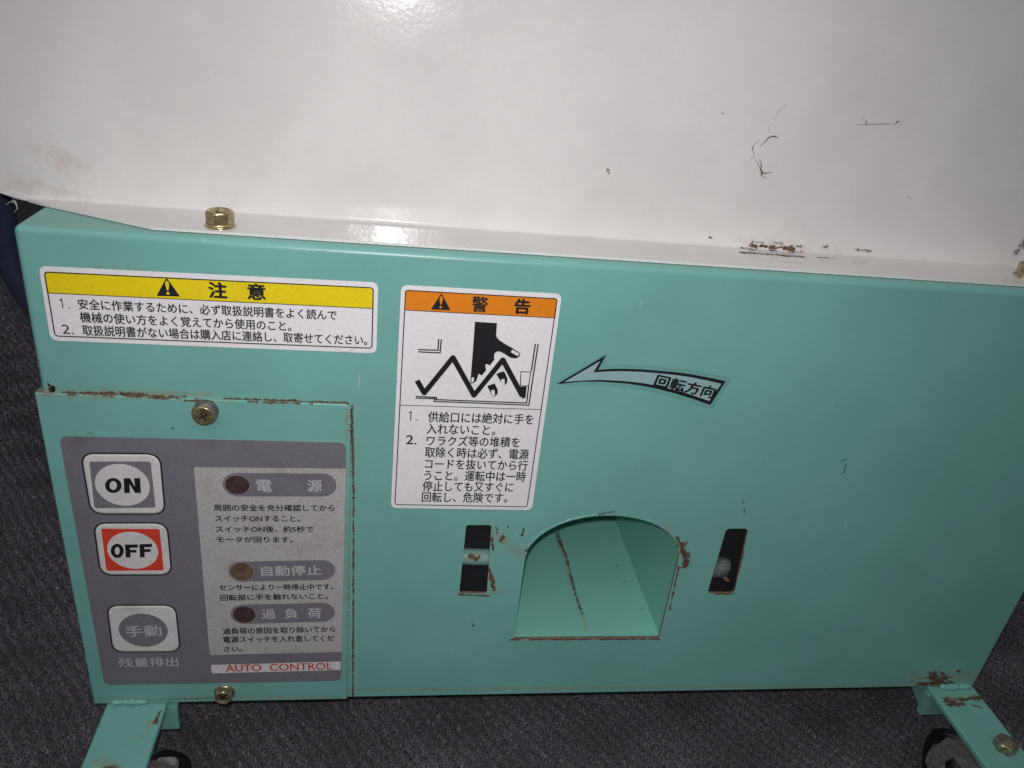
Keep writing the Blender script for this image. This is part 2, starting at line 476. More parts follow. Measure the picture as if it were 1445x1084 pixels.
# ------------------------------------------------------------------ floor
t = NT('carpet_weave')
t.set(Base_Color=t.mix(t.ramp(t.noise(330, 4, .7), .35, .68), (.05, .048, .055), (.17, .165, .185)), Roughness=1.0, Specular_IOR_Level=.1)
t.bump(t.noise(420, 3, .7), 1.0, .004)
t = NT('carpet_yarn')
at = t.N.new('ShaderNodeAttribute'); at.attribute_name = 'shade'
t.set(Base_Color=at.outputs['Color'], Roughness=.95, Specular_IOR_Level=.15)
FZ = -.40
b = MB(); b.add([(-3, -2, FZ), (4, -2, FZ), (4, 5, FZ), (-3, 5, FZ)], [(0, 1, 2, 3)], 'carpet_weave')
floor = b.build('carpet'); floor['kind'] = 'structure'
def carpet_pile():
    R = np.random.default_rng(3)
    pts = []
    for x0, x1, y0, y1, s in ((-.16, 1.05, -.05, .17, .0017), (-.30, -.0, .17, .45, .0021), (-.85, -.02, .45, 1.25, .0040), (.62, 1.05, .17, .35, .003), (-.6,-.3,.17,.45,.004)):
        gx, gy = np.meshgrid(np.arange(x0, x1, s), np.arange(y0, y1, s))
        p = np.stack([gx.ravel(), gy.ravel()], 1) + R.uniform(-.5, .5, (gx.size, 2))*s
        pts.append(np.c_[p, np.full(len(p), s)])
    p = np.concatenate(pts)
    d = np.stack([p[:, 0]-CAM.x, p[:, 1]-CAM.y, np.full(len(p), FZ-CAM.z)], 1)
    z = d @ np.array(RF); u = 722.5 + FPX*(d @ np.array(RX))/z; v = 542 + FPX*(d @ np.array(RD))/z
    p = p[(u > -160) & (u < 1600) & (v > 180) & (v < 1200)]
    n = len(p)
    # ribs of the weave run obliquely; slow drifts of shade across the floor
    q = p[:, 0]*.80 + p[:, 1]*.60
    rib = np.sin(q/.0085*2*np.pi + 1.6*np.sin(p[:, 0]*31) + 1.3*np.sin(p[:, 1]*47+1))
    drift = .5 + .25*np.sin(p[:, 0]*63+p[:, 1]*41) + .25*np.sin(p[:, 0]*-37+p[:, 1]*88+2)
    h = (.0030 + .0011*rib + R.uniform(-.0012, .0014, n))*(p[:, 2]/.0017)**.35
    w = p[:, 2]*R.uniform(.42, .75, n)
    ang = R.uniform(0, 2*np.pi, n)
    lean = R.normal(0, .0013, (n, 2))
    V = np.zeros((n, 5, 3))
    for k in range(4):
        a = ang + k*np.pi/2
        V[:, k, 0] = p[:, 0] + np.cos(a)*w; V[:, k, 1] = p[:, 1] + np.sin(a)*w*.8; V[:, k, 2] = FZ + .0006
    V[:, 4, 0] = p[:, 0] + lean[:, 0]; V[:, 4, 1] = p[:, 1] + lean[:, 1]; V[:, 4, 2] = FZ + h
    base = np.arange(n)*5
    F = np.stack([np.stack([base + k, base + (k+1) % 4, base + 4], 1) for k in range(4)], 1).reshape(-1)
    me = bpy.data.meshes.new('carpet_pile')
    me.vertices.add(n*5); me.vertices.foreach_set('co', V.reshape(-1))
    me.loops.add(n*12); me.loops.foreach_set('vertex_index', F)
    me.polygons.add(n*4); me.polygons.foreach_set('loop_start', np.arange(n*4)*3)
    me.update(calc_edges=True)
    lum = .122*np.exp(R.normal(0, .20, n))*(.80 + .38*drift)*(1 + .13*rib)
    pale = R.random(n) < .03
    lum[pale] *= 1.7
    tint = np.stack([1.0 + R.normal(0, .05, n), .945 + R.normal(0, .03, n), 1.11 + R.normal(0, .07, n)], 1)
    c4 = np.ones((n, 5, 4)); c4[:, :, :3] = (np.clip(lum, .02, .55)[:, None]*tint)[:, None, :]
    at = me.color_attributes.new('shade', 'FLOAT_COLOR', 'POINT')
    at.data.foreach_set('color', c4.reshape(-1))
    me.materials.append(MATS['carpet_yarn'])
    o = bpy.data.objects.new('carpet_pile', me); COL.objects.link(o)
    o['kind'] = 'stuff'; o['label'] = 'short dark grey speckled carpet pile covering the floor'; o['category'] = 'carpet pile'
carpet_pile()

# ------------------------------------------------------------------ the machine
mach = bpy.data.objects.new('grain_feeder', None)
COL.objects.link(mach)
mach.location = BASE
mach['label'] = 'green and white steel grain feeding machine with switch panel and warning stickers on carpet'
mach['category'] = 'machine'

# cabinet: folded sheet with a round top bend, a round left bend, two slots and an arched outlet
r = .0036; ZB = -.307; DEP = .30
slotL = fillet(ML([(658,741),(693.5,741),(687,838),(648,837)]), .0016)
slotR = fillet(ML([(1025,746),(1056,746),(1036,837.5),(998,837.5)]), .0028)
arch = []
A0 = M((725,901)); A1 = M((930,900))
zs = -.1935; xc = (A0[0]+A1[0])/2; hw = (A1[0]-A0[0])/2
arch.append((xc-hw, -.2575)); arch.append((xc+hw, -.2575))
for k in range(29):
    a = math.pi*(k/28)
    arch.append((xc + hw*math.cos(a), zs + .0358*math.sin(a)**.92 if 0 < k < 28 else zs))
tear = [(max(x, .0040), z) for x, z in ML([(58,538),(70,542.5),(77.5,545),(78.5,552),(73,556),(58,556)])]
outer = [(r, -r), (.603, -r), (.6172, -.216), (.6155, -.26), (.6140, ZB), (r, ZB)]
b = MB()
b.prism(outer, 0, None, 'green_paint', [slotL, slotR, arch, tear])
for l, m in ((slotL, 'steel_raw'), (slotR, 'steel_raw'), (arch, 'steel_raw'), (tear, 'steel_raw')):
    n = len(l); fl = area(l) > 0
    vs = [(x, 0, z) for x, z in l] + [(x, .0018, z) for x, z in l]
    b.add(vs, [((i, (i+1) % n, (i+1) % n+n, i+n) if fl else (i+n, (i+1) % n+n, (i+1) % n, i)) for i in range(n)], m)
K = 12
def cs(k): return math.cos(k/K*math.pi/2), math.sin(k/K*math.pi/2)
b.grid([[(x, r-r*cs(k)[0], -r+r*cs(k)[1]) for x in (r, .603)] for k in range(K+1)], 'green_paint', True)
b.grid([[(r-r*cs(k)[1], r-r*cs(k)[0], z) for z in (ZB, -r)] for k in range(K+1)], 'green_paint', True)
b.grid([[(r-r*cs(j)[1]*cs(k)[0], r-r*cs(j)[0]*cs(k)[0], -r+r*cs(k)[1]) for j in range(K+1)] for k in range(K+1)], 'green_paint', True, flip=True)
b.grid([[(r-r*cs(k)[0], y, -r+r*cs(k)[1]) for y in (r, DEP)] for k in range(K+1)], 'green_paint', True, flip=True)
b.add([(r, r, 0), (.603, r, 0), (.603, DEP, 0), (r, DEP, 0)], [(0,1,2,3)], 'green_paint')
b.add([(0, r, ZB), (0, r, -r), (0, DEP, -r), (0, DEP, ZB)], [(0,1,2,3)], 'green_paint')
b.add([(.603, r, 0), (.6172, 0, -.216), (.6155, 0, -.26), (.6140, 0, ZB), (.6140, DEP, ZB), (.603, DEP, 0), (.603, 0, -r)], [(6,1,2,3,4,5,0)], 'green_paint')
b.add([(0, DEP, 0), (.603, DEP, 0), (.6140, DEP, ZB), (0, DEP, ZB)], [(0,1,2,3)], 'green_paint')
b.add([(r, 0, ZB), (.6140, 0, ZB), (.6140, DEP, ZB), (0, DEP, ZB), (0, r, ZB)], [(0,4,3,2,1)], 'green_paint')
b.build('cabinet', mach)

# outlet chute behind the arch
b = MB()
cx1 = xc+hw+.0006; cx0 = xc-hw-.0006; cz = -.2572
b.add([(cx0, .0018, cz), (cx1, .0018, cz), (cx1, .24, cz), (cx0, .24, cz)], [(0,1,2,3)], 'chute_paint')
b.add([(cx1, .0018, cz), (cx1, .24, cz), (cx1, .24, -.150), (cx1, .0018, -.150)], [(3,2,1,0)], 'chute_paint')
b.add([(cx0, .0018, cz), (cx0, .24, cz), (cx0, .24, -.150), (cx0, .0018, -.150)], [(0,1,2,3)], 'chute_paint')
b.add([(cx0, .24, cz), (cx1, .24, cz), (cx1, .24, -.15), (cx0, .24, -.15)], [(0,1,2,3)], 'chute_paint')
b.add([(cx0, .0018, -.15), (cx1, .0018, -.15), (cx1, .24, -.15), (cx0, .24, -.15)], [(0,1,2,3)], 'chute_paint')
cr = [zm(787,752,800,790,3.6,cz), zm(800,790,812,838,3.8,cz), zm(812,838,818,858,3,cz), zm(735,902,930,900,3,cz)]
cc = [zm(791,768,794,774,6,cz), zm(805,812,810,832,7,cz), zm(785,755,790,770,5,cz), zm(882,820,883,821,5,cz), zm(870,798,871,799,4,cz), zm(814,845,822,866,5,cz), zm(905,860,906,861,4,cz)]
csf = [zm(786,752,812,840,12,cz), zm(812,840,828,890,9,cz)]
worn_paint('chute_paint', (.235, .575, .49), cr, cc, csf, rough=.45)  # cabinet green lightened to make up for light missing inside the chute
b.build('outlet_chute', mach)

for k0, k1 in ((3, 11), (15, 27)):
    R = random.Random(k0); path = []; rad = []
    for k in range(k0*4, k1*4+1):
        a = math.pi*k/112; o_ = .0009 + R.uniform(-.0002, .0002)
        path.append((xc + (hw+o_)*math.cos(a), .0002, zs + (.0358+o_)*math.sin(a)**.92)); rad.append(.00055*min(1, .25 + min(k-k0*4, k1*4-k)/8) + R.uniform(-.00018, .00018))
    b = MB(); b.tube(path, [max(q, .0002) for q in rad], 'green_paint', 8); b.build('weld_bead', mach)

# dark backing behind the slots, and what crosses them
for lo, hi in (((.205, .013, -.235), (.256, .016, -.150)), ((.372, .013, -.235), (.420, .016, -.150)), ((.0042, .0022, -.105), (.02, .0032, -.07))):  # last box: black sheet added as the shade inside the torn hole
    b = MB(); b.box(lo, hi, 'foam_recess_black'); b.build('slot_and_tear_backing', mach)
b = MB()
p0 = M((652, 781), .006); p1 = M((692, 800), .006)
b.tube([(.212, .0095, (p0[1]+p1[1])/2 + .0008), (.230, .0093, (p0[1]+p1[1])/2), (.252, .0095, (p0[1]+p1[1])/2 - .0006)], (p0[1]-p1[1])/2, 'latch_paint', 20)
lr = [pm(664,786,672,790,9,.005), pm(672,790,680,784,7,.005)]
worn_paint('latch_paint', (.19, .33, .30), lr, None, None, rough=.5)
b.build('latch_bar', mach)
b = MB()
h0 = on_y((996, 806), .008); h1 = on_y((1012, 804), .005); h2 = on_y((1021, 799), .003)
b.tube([h0, h0.lerp(h1, .6), h1, h2, h2 + Vector((.0022, -.0008, -.0002)), h2 + Vector((.0036, -.0008, -.0006))], [.0050, .0051, .0054, .0068, .0058, .002], 'hook_paint', 16)
h3 = on_y((1020, 812), .004)
b.tube([h3, h3 + Vector((.003, -.001, -.003)), h3 + Vector((.0055, 0, -.0045))], [.0016, .0014, .0008], 'steel_raw', 7)
b.build('latch_hook', mach)

# cover plate of the switch box
cov = [(-.0024, -.0866), (.1557, -.0870), (.1557, -.3078), (-.0006, -.3078)]
cov = fillet(cov, [.0008, .0045, .001, .001])
b = MB()
inn = inset(cov, .0006)
b.prism(inn, -.0014, None, 'cover_green_paint')
n = len(cov); fl = area(cov) > 0
vs = [(x, -.0014, z) for x, z in inn] + [(x, -.0009, z) for x, z in cov] + [(x, -.0001, z) for x, z in cov]
fs = []
for i in range(n):
    j = (i+1) % n
    for o in (0, n):
        f = (o+i, o+n+i, o+n+j, o+j)
        fs.append(f if fl else f[::-1])
b.add(vs, fs, 'cover_green_paint')
b.add([(-.0023, -.0004, -.0868), (-.0006, -.0004, -.3076), (-.0006, .10, -.3076), (-.0023, .10, -.0868)], [(0,3,2,1)], 'cover_green_paint')
b.build('cover_plate', mach)

# ------------------------------------------------------------------ bolts
def hexr(rad, ph=0.0):
    def f(a):
        k = (a + ph) % (math.pi/3) - math.pi/6
        return rad*math.cos(math.pi/6)/math.cos(k)
    return f
def axes(loc, z, spin=0.0, x=None):
    z = Vector(z).normalized(); x = Vector(x) if x else (Vector((1,0,0)) if abs(z.x) < .9 else Vector((0,0,1)))
    y = z.cross(x).normalized(); x = y.cross(z).normalized()
    return Matrix(((x.x, y.x, z.x, loc[0]), (x.y, y.y, z.y, loc[1]), (x.z, y.z, z.z, loc[2]), (0,0,0,1))) @ Matrix.Rotation(spin, 4, 'Z')
def hex_bolt(name, M4, R, Hf, H, mat, washer=True, cross=True, dome=False):
    b = MB(); hx = hexr(R*.90, .0)
    mx = lambda a: max(hx(a)*.985, R*.84) if False else hx(a)
    if washer:
        b.lathe([(R, 0), (R, Hf*.45), (R*.97, Hf*.8), (R*.9, Hf)], M4, mat, 60, cap=True)
    z0 = Hf if washer else 0
    b.lathe([(mx, z0*.9), (mx, H*.86)], M4, mat, 60, smooth=False, cap=False)
    cut = lambda q, z: (lambda a: min(mx(a), q))
    if dome:
        b.lathe([(mx, H*.80), (cut(R*.82, 0), H*.90), (R*.74, H*.96), (R*.70, H*.95), (R*.58, H*1.02), (R*.3, H*1.10), (R*.02, H*1.12)], M4, mat, 60)
    else:
        b.lathe([(mx, H*.86), (cut(R*.80, 0), H*.985), (R*.74, H), (R*.66, H*.985), (R*.58, H*.80), (R*.3, H*.76), (R*.02, H*.75)], M4, mat, 60)
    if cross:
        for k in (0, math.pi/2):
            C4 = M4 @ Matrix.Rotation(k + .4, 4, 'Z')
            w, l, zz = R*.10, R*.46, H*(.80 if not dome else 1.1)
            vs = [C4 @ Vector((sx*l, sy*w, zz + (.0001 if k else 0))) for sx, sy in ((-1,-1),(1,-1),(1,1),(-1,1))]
            b.add(vs, [(0,1,2,3)], 'foam_recess_black')  # flat black cross painted on as the shade of the drive recess
    return b.build(name, mach)
FT = .0017
p = on_z((311, 318.5), FT)
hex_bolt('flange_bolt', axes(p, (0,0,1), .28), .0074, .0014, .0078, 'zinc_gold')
p = on_z((1449, 391), FT)
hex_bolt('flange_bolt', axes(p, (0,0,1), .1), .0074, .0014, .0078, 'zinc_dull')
# spacer and cross-head screw at the top of the cover, hex screw at its foot
p = on_y((291, 578.5), -.0014)
b = MB(); M4 = axes(p, (.0, -1, .0))
b.lathe([(.0062, 0), (.0064, .0004), (.0064, .0050), (.0061, .0054), (.0050, .0054)], M4, 'spacer_grey', 40)
b.lathe([(.0055, .0054), (.0056, .0066), (.0051, .0074), (.0043, .0072), (.0030, .0071), (.0003, .0070)], M4, 'zinc_gold', 40)
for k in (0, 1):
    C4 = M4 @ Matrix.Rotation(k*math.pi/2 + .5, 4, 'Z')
    b.add([C4 @ Vector((x, y, .0073 + k*.00005)) for x, y in ((-.0027,-.0004),(.0027,-.0004),(.0027,.0004),(-.0027,.0004))], [(0,1,2,3)], 'foam_recess_black')  # black cross laid on the cap as painted shade of its recess
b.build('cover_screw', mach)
p = on_y((317, 977), -.0014)
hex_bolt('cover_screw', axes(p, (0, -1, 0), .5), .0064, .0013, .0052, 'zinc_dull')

# ------------------------------------------------------------------ hopper: flange on the cabinet and upright front wall
b = MB()
XR = .66
diag0 = on_z((210, 324), FT); 
fl_pts = [(-.0075, YH-.001), (.000, .0345), (diag0.x, .0062), (XR, .0066), (XR, YH-.001)]
fr = .0020
vs = [(x, y, FT) for x, y in fl_pts] + [(x, y, .0003) for x, y in fl_pts]
yi = YH - fr
vs[0] = (-.0075, yi, FT); vs[4] = (XR, yi, FT); vs[5] = (-.0075, yi, .0003); vs[9] = (XR, yi, .0003)
b.add(vs, [(0,1,2,3,4)], 'white_paint')
b.add(vs, [(1,0,5,6), (2,1,6,7), (3,2,7,8), (4,3,8,9)], 'white_edge')
b.grid([[(x, yi + fr*math.sin(k/10*math.pi/2), FT + fr - fr*math.cos(k/10*math.pi/2)) for x in (-.0085, XR)] for k in range(11)], 'white_paint', True)
zl = FT + fr
wall = [(-.0085, zl)] + [(-.016, .0052), (-.0215, .0070), (-.034, .0105), (-.055, .018), (-.09, .036), (-.13, .07), (-.16, .12), (-.17, .42), (.78, .42), (.78, .20), (.70, .05), (XR, zl)]
n = len(wall)
b.add([(x, YH, z) for x, z in wall], [tuple(range(n))[::-1]], 'white_paint')
b.add([(-.0085, YH, zl), (-.016, YH, .0052), (-.0215, YH, .0070), (-.0215, YH, .0035), (-.014, YH, .0008), (-.0075, YH-.0012, .0004)], [(0,1,2,3,4,5)], 'white_paint')
back = [(x, YH + .0016, z) for x, z in wall]
b.add([(x, YH, z) for x, z in wall] + back, [(i, i+n, (i+1) % n + n, (i+1) % n) for i in range(n)], 'white_edge')
b.add(back, [tuple(range(n))], 'white_paint')
# hopper sides run back from the front wall
for seg in (wall[2:9], wall[9:13]):
    b.grid([[(x, y, z) for x, z in seg] for y in (YH + .0016, .27)], 'white_paint', False)
b.add([(x, .27, z) for x, z in wall], [tuple(range(n))], 'white_paint')
b.build('hopper', mach)

# ------------------------------------------------------------------ stickers
def quad(ps, y): return ML(ps, y)
def ring(b, q, rad, w, y, m):
    b.prism(fillet(q, rad), y, None, m, [fillet(inset(q, w), max(rad-w, .0002))])
def tri_sign(b, q, y, mk, ins):
    b.prism(fillet(q, .0004), y, None, mk)
    c = Vector(((q[0][0]+q[1][0]+q[2][0])/3, (q[0][1]+q[1][1]+q[2][1])/3))
    hh = q[0][1]-q[1][1]; ww = q[2][0]-q[1][0]; ax = q[0][0]*.55 + (q[1][0]+q[2][0])*.225
    zt = q[0][1]-hh*.16; zm_ = q[1][1]+hh*.33
    b.prism([(ax-ww*.03, zm_), (ax+ww*.03, zm_), (ax+ww*.085, zm_+hh*.30), (ax+ww*.06, zt-hh*.06), (ax, zt), (ax-ww*.06, zt-hh*.06), (ax-ww*.085, zm_+hh*.30)], y-.00006, None, ins)
    b.prism(ell((ax, q[1][1]+hh*.17), ww*.065, ww*.065, 18), y-.00006, None, ins)

# yellow caution sticker
lab = MB(); y0 = -.0002
oq = quad([(54.5,375.5),(533.6,398.8),(531.2,498.7),(71.5,480.5)], y0)
lab.prism(fillet(oq, .0032), y0, 0, 'sticker_white')
cl = lab.build('caution_label', mach); cl['label'] = 'white sticker with a yellow heading band'
iq = quad([(61.5,382.9),(527.6,405.5),(525.6,492.1),(77,474.8)], y0)
band = quad([(61.5,382.9),(527.6,405.5),(527,435.3),(67.3,413.3)], y0)
b = MB(); b.prism(fillet(band, [.0018,.0018,0,0]), -.00028, None, 'sticker_yellow'); b.build('heading_band', cl)
b = MB(); ring(b, iq, .0018, .0006, -.00034, 'print_black')
b.prism(stroke(ML([(67.3,413.3),(527,435.3)], y0), .0004), -.00036, None, 'print_black')
b.build('border_line', cl)
b = MB(); tri_sign(b, ML([(235,391.5),(221,417.5),(254.5,418.6)], y0), -.00036, 'print_black', 'sticker_yellow'); b.build('hazard_symbol', cl)
ty = -.00036
b = MB()
text(b, '注', (294.8,409), (319.7,410.2), 22, 'print_black', ty, 1.0)
text(b, '意', (349.3,411.3), (374.3,412.5), 22, 'print_black', ty, .9)
b.build('heading_lettering', cl)
b = MB()
digit_one(b, (87.5,428.3), 13.5, 'print_black', ty)
text(b, '2.', (87.2,464.5), (103.8,465.5), 13, 'print_black', ty)
text(b, '安全に作業するために、必ず取扱説明書をよく読んで', (110.2,429.1), (475,445), 14.5, 'print_black', ty, .28)
text(b, '機械の使い方をよく覚えてから使用のこと。', (112.9,447.5), (411,460.6), 14.5, 'print_black', ty, .28)
text(b, '取扱説明書がない場合は購入店に連絡し、取寄せてください。', (116.3,466), (518,480.5), 14.5, 'print_black', ty, .28)
b.build('lettering', cl)

# orange warning sticker
z3 = zo(540, 390, 5.161); z4 = zo(530, 560, 5.161)
lab = MB()
oq = quad([(566.2,402.2),(793,414.9),(750.6,720),(551.6,716.8)], y0)
lab.prism(fillet(oq, .0032), y0, 0, 'sticker_white')
wl = lab.build('warning_label', mach); wl['label'] = 'tall white sticker with an orange heading and a hand pictogram'
iq = quad([(571.6,408.8),(787,421),(744.3,715.6),(556.6,712.5)], y0)
band = quad([(571.6,408.8),(787,421),(783.6,448.7),(570.4,437.5)], y0)
b = MB(); b.prism(fillet(band, [.0016,.0016,0,0]), -.00028, None, 'sticker_orange'); b.build('heading_band', wl)
b = MB(); ring(b, iq, .0016, .00055, -.00034, 'print_black')
b.prism(stroke(ML([(570.6,437.5),(783.6,448.7)], y0), .0004), -.00036, None, 'print_black')
b.prism(stroke(ML([(564.6,571.6),(764.6,578)], y0), .0004), -.00036, None, 'print_black')
b.build('border_line', wl)
b = MB(); tri_sign(b, ML(z3((428,122),(350,241),(494,247)), y0), -.00036, 'print_black', 'sticker_orange'); b.build('hazard_symbol', wl)
b = MB()
Z = lambda *p: ML(z3(*p), y0)
hand = [(672,330),(833,340),(826,425),(832,445),(850,465),(900,497),(945,522),(1003,560),(995,585),(965,598),(930,592),(880,560),(850,546),(830,548),(815,562),(810,590),(818,612),(832,618),(795,658),(765,640),(748,640),(750,672),(764,692),(735,728),(698,710),(690,735),(682,760),(660,778),(640,780),(638,765),(652,600)]
b.prism(Z(*hand), -.00036, None, 'print_black')
b.prism(Z((942,532),(996,562),(984,580),(934,552)), -.00042, None, 'sticker_white')
b.prism(Z((648,735),(666,735),(662,768),(645,772)), -.00042, None, 'sticker_white')
zig = [(250,757),(303,848),(512,590),(665,865),(875,607),(1018,872)]
# each fold of the spiral lies over the hand, edged in white where it crosses
b.prism(stroke(Z((640,790),(665,838),(860,590)), .0042*1.0), -.00044, None, 'sticker_white')
b.prism(stroke(Z(*zig), .0029), -.00050, None, 'print_black')
b.prism(Z((1003,802),(1048,800),(1040,882),(1015,890)), -.00054, None, 'print_black')
b.prism(fillet(Z((826,708),(884,688),(908,742),(906,775),(880,798),(856,760)), .0006), -.00050, None, 'print_black')
b.prism(Z((862,768),(863,748),(886,745),(889,783),(880,795)), -.00056, None, 'sticker_white')
b.prism(fillet(Z((760,797),(815,778),(838,825),(836,855),(806,880),(785,845)), .0006), -.00050, None, 'print_black')
b.prism(Z((789,845),(790,828),(813,825),(818,860),(807,876)), -.00056, None, 'sticker_white')
for pl in ([(258,533),(403,538),(408,455)], [(258,549),(418,557),(427,457)], [(1112,490),(1082,692)], [(1132,492),(1064,938),(375,910),(379,890),(240,886)],
           [(1063,800),(1048,922),(389,897),(392,881),(240,874)]):
    b.prism(stroke(Z(*pl), .00072, False), -.00036, None, 'print_black')
bx = Z((1003,690),(1082,693),(1066,800),(1000,800))
b.prism(bx, -.00040, None, 'print_black', [inset(bx, .0005)])
b.build('pictogram', wl)
b = MB()
text(b, '警', (666,429), (688.2,430), 21.5, 'print_black', ty, .55)
text(b, '告', (726.4,432.2), (747.9,433.4), 21, 'print_black', ty, 1.0)
b.build('heading_lettering', wl)
b = MB(); digit_one(b, (579.5,587), 13, 'print_black', ty)
for s, xa, xb, ya, yb, h in (('供給口には絶対に手を',604.2,752.8,588.1,592,15),
    ('入れないこと。',602,699,605,607.4,14.5), ('2.',573,588,620.5,621,12.6), ('ワラクズ等の堆積を',602,733.5,622,624.3,14.5),
    ('取除く時は必ず、電源',599.8,746,637.9,641.4,14.8), ('コードを抜いてから行',599.8,744.5,654.4,657.2,14.5),
    ('うこと。運転中は一時',598.8,741.8,670.8,672.8,14.5), ('停止しても又すぐに',596.5,724.3,686,687.7,14.2), ('回転し、危険です。',595.5,716,701.4,702.8,14)):
    text(b, s, (xa, ya), (xb, yb), h, 'print_black', ty, .28)
b.build('lettering', wl)

# rotation arrow sticker
za = zo(770, 480, 5.161)
Zr = lambda *p: ML(za(*p), y0)
out = [(80,322),(440,108),(383,216),(480,210),(560,209),(700,213),(850,225),(950,234),(1050,247),(1200,275),(1312,300),(1200,473),(1050,421),(950,391),(870,370),(790,350),(700,333),(620,321),(550,313),(400,303),(250,304)]
inn = [(135,305),(398,152),(347,235),(460,228),(560,226),(700,231),(850,244),(950,255),(1050,269),(1180,295),(1280,318),(1192,443),(1050,395),(950,365),(870,346),(790,328),(700,312),(620,303),(550,297),(400,289),(250,295)]
film = inset(Zr(*out), -.0026)
film = [p for p in film]
film[0] = Zr((38,320))[0]; film[1] = Zr((455,88))[0]
b = MB(); b.prism(film, -.00012, 0, 'film_green'); ar = b.build('arrow_label', mach); ar['label'] = 'curved arrow sticker on clear film'
b = MB(); b.prism(Zr(*out), -.0002, None, 'print_black'); b.build('arrow_outline', ar)
b = MB(); b.prism(Zr(*inn), -.00028, None, 'arrow_pale'); b.build('arrow_fill', ar)
b = MB(); text(b, '回転方向', (925.5,536.5), (1008.6,554.5), 16.5, 'print_black', -.00034, .9); b.build('lettering', ar)

# ------------------------------------------------------------------ switch panel
yo = -.0016
b = MB()
oq = quad([(83,615.5),(488.5,625),(481.5,961),(147.5,967)], yo)
b.prism(fillet(oq, .0042), yo, -.0014, 'overlay_grey')
cp = b.build('control_panel', mach); cp['label'] = 'grey switch panel with three push buttons and three lamps'
b = MB()
pq = quad([(273.5,659.2),(487.9,661.5),(482.2,920),(296,924.4)], yo)
b.prism(fillet(pq, [.0012,0,0,.0018]), yo-.00006, None, 'overlay_pale')
b.build('text_field', cp)
z5 = zo(40, 540, 4.817); z7 = zo(90, 760, 4.817); z8 = zo(270, 770, 5.558); z6 = zo(240, 560, 5.161)
def pill(b, pts):
    q = ML(pts, yo); L, R_ = Vector(q[0]), Vector(q[1]); hh = (q[2][1]-q[3][1])/2
    e = (R_-L).normalized(); n_ = Vector((-e.y, e.x)); L = L+e*hh; R_ = R_-e*hh; o = []
    for k in range(15):
        a = -math.pi/2+math.pi*k/14; o.append(tuple(R_+e*hh*math.cos(a)+n_*hh*math.sin(a)))
    for k in range(15):
        a = math.pi/2+math.pi*k/14; o.append(tuple(L+e*hh*math.cos(a)+n_*hh*math.sin(a)))
    b.prism(o, yo-.00012, None, 'overlay_grey')
for nm, a, c, up, dn, lc, rx, rz, lm in (('lamp_field', (314.3,684), (475,684.5), (395,667.8), (395,700.8), (335,684.2), 17.6, 13.7, 'lamp_red'),
        ('lamp_field', (322,807), (473.3,804.2), (397,791.5), (397,819.8), (341.4,806.5), 16.6, 12.6, 'lamp_amber'),
        ('lamp_field', (325.2,867.3), (472.6,863.7), (398,852), (398,879), (344.7,867.2), 16.2, 12.0, 'lamp_red')):
    b = MB(); pill(b, [a, c, up, dn]); b.build(nm, cp)
    b = MB(); c0 = M(lc, yo); w_ = M((lc[0]+rx, lc[1]), yo)[0]-c0[0]; h_ = M((lc[0], lc[1]-rz), yo)[1]-c0[1]
    b.prism(ell(c0, w_*1.06, h_*1.06), yo-.00018, None, 'lamp_rim')
    b.prism(ell(c0, w_*.98, h_*.98), yo-.00024, None, lm)
    o = b.build('indicator_lamp', cp)
b = MB()
b.prism(fillet(quad([(297.6,938.3),(481,933.4),(480.7,945.4),(299,950.2)], yo), [.001,0,0,.001]), yo-.00008, None, 'button_white')
text(b, 'AUTO', (318.6,943.2), (368.5,942), 9.6, 'print_red', yo-.00016, .3)
text(b, 'CONTROL', (380.5,941.8), (468.8,940), 9.6, 'print_red', yo-.00016, .3)
b.build('name_strip', cp)
yt = yo-.0002
for block in ([('周囲の安全を充分確認してから',301.6,471.9,716.5,717,9.2), ('スイッチONすること。',303.6,423.1,731.8,732.2,8.6),
    ('スイッチON後、約5秒で',304.3,442.1,746.8,747,8.8), ('モータが回ります。',305.9,413,761.4,761.6,8.6)],
    [('センサーにより一時停止中です。',309.6,470,829.4,827.9,8.4), ('回転部に手を触れないこと。',311,462.5,843.8,841,8.4)],
    [('過負荷の原因を取り除いてから',314.4,473,890.9,887.9,8.6), ('電源スイッチを入れ直してくだ',315,471.5,902.8,900.8,8.6),
    ('さい。',316.2,341,916.3,915.8,7.2)]):
    b = MB()
    for s, xa, xb, ya, yb, h in block:
        text(b, s, (xa, ya), (xb, yb), h, 'print_black', yt, .30)
    b.build('instruction_lettering', cp)
for block in ([('電',361.7,383.4,685.6,685.8,16.5,.45), ('源',433.8,454.1,685.6,685.8,16.5,.45)], [('自動停止',368.6,453.2,806.2,804.6,14,.45)],
    [('過',369,388.8,866.9,866.4,14,.4), ('負',402,420,866.2,865.8,14,.4), ('荷',434,453.2,865.4,865,14,.4)], [('残量排出',167.2,251.5,935,934,12.6,.3)]):
    b = MB()
    for s, xa, xb, ya, yb, h, bo in block:
        text(b, s, (xa, ya), (xb, yb), h, 'print_pale', yt, bo)
    b.build('heading_lettering', cp)

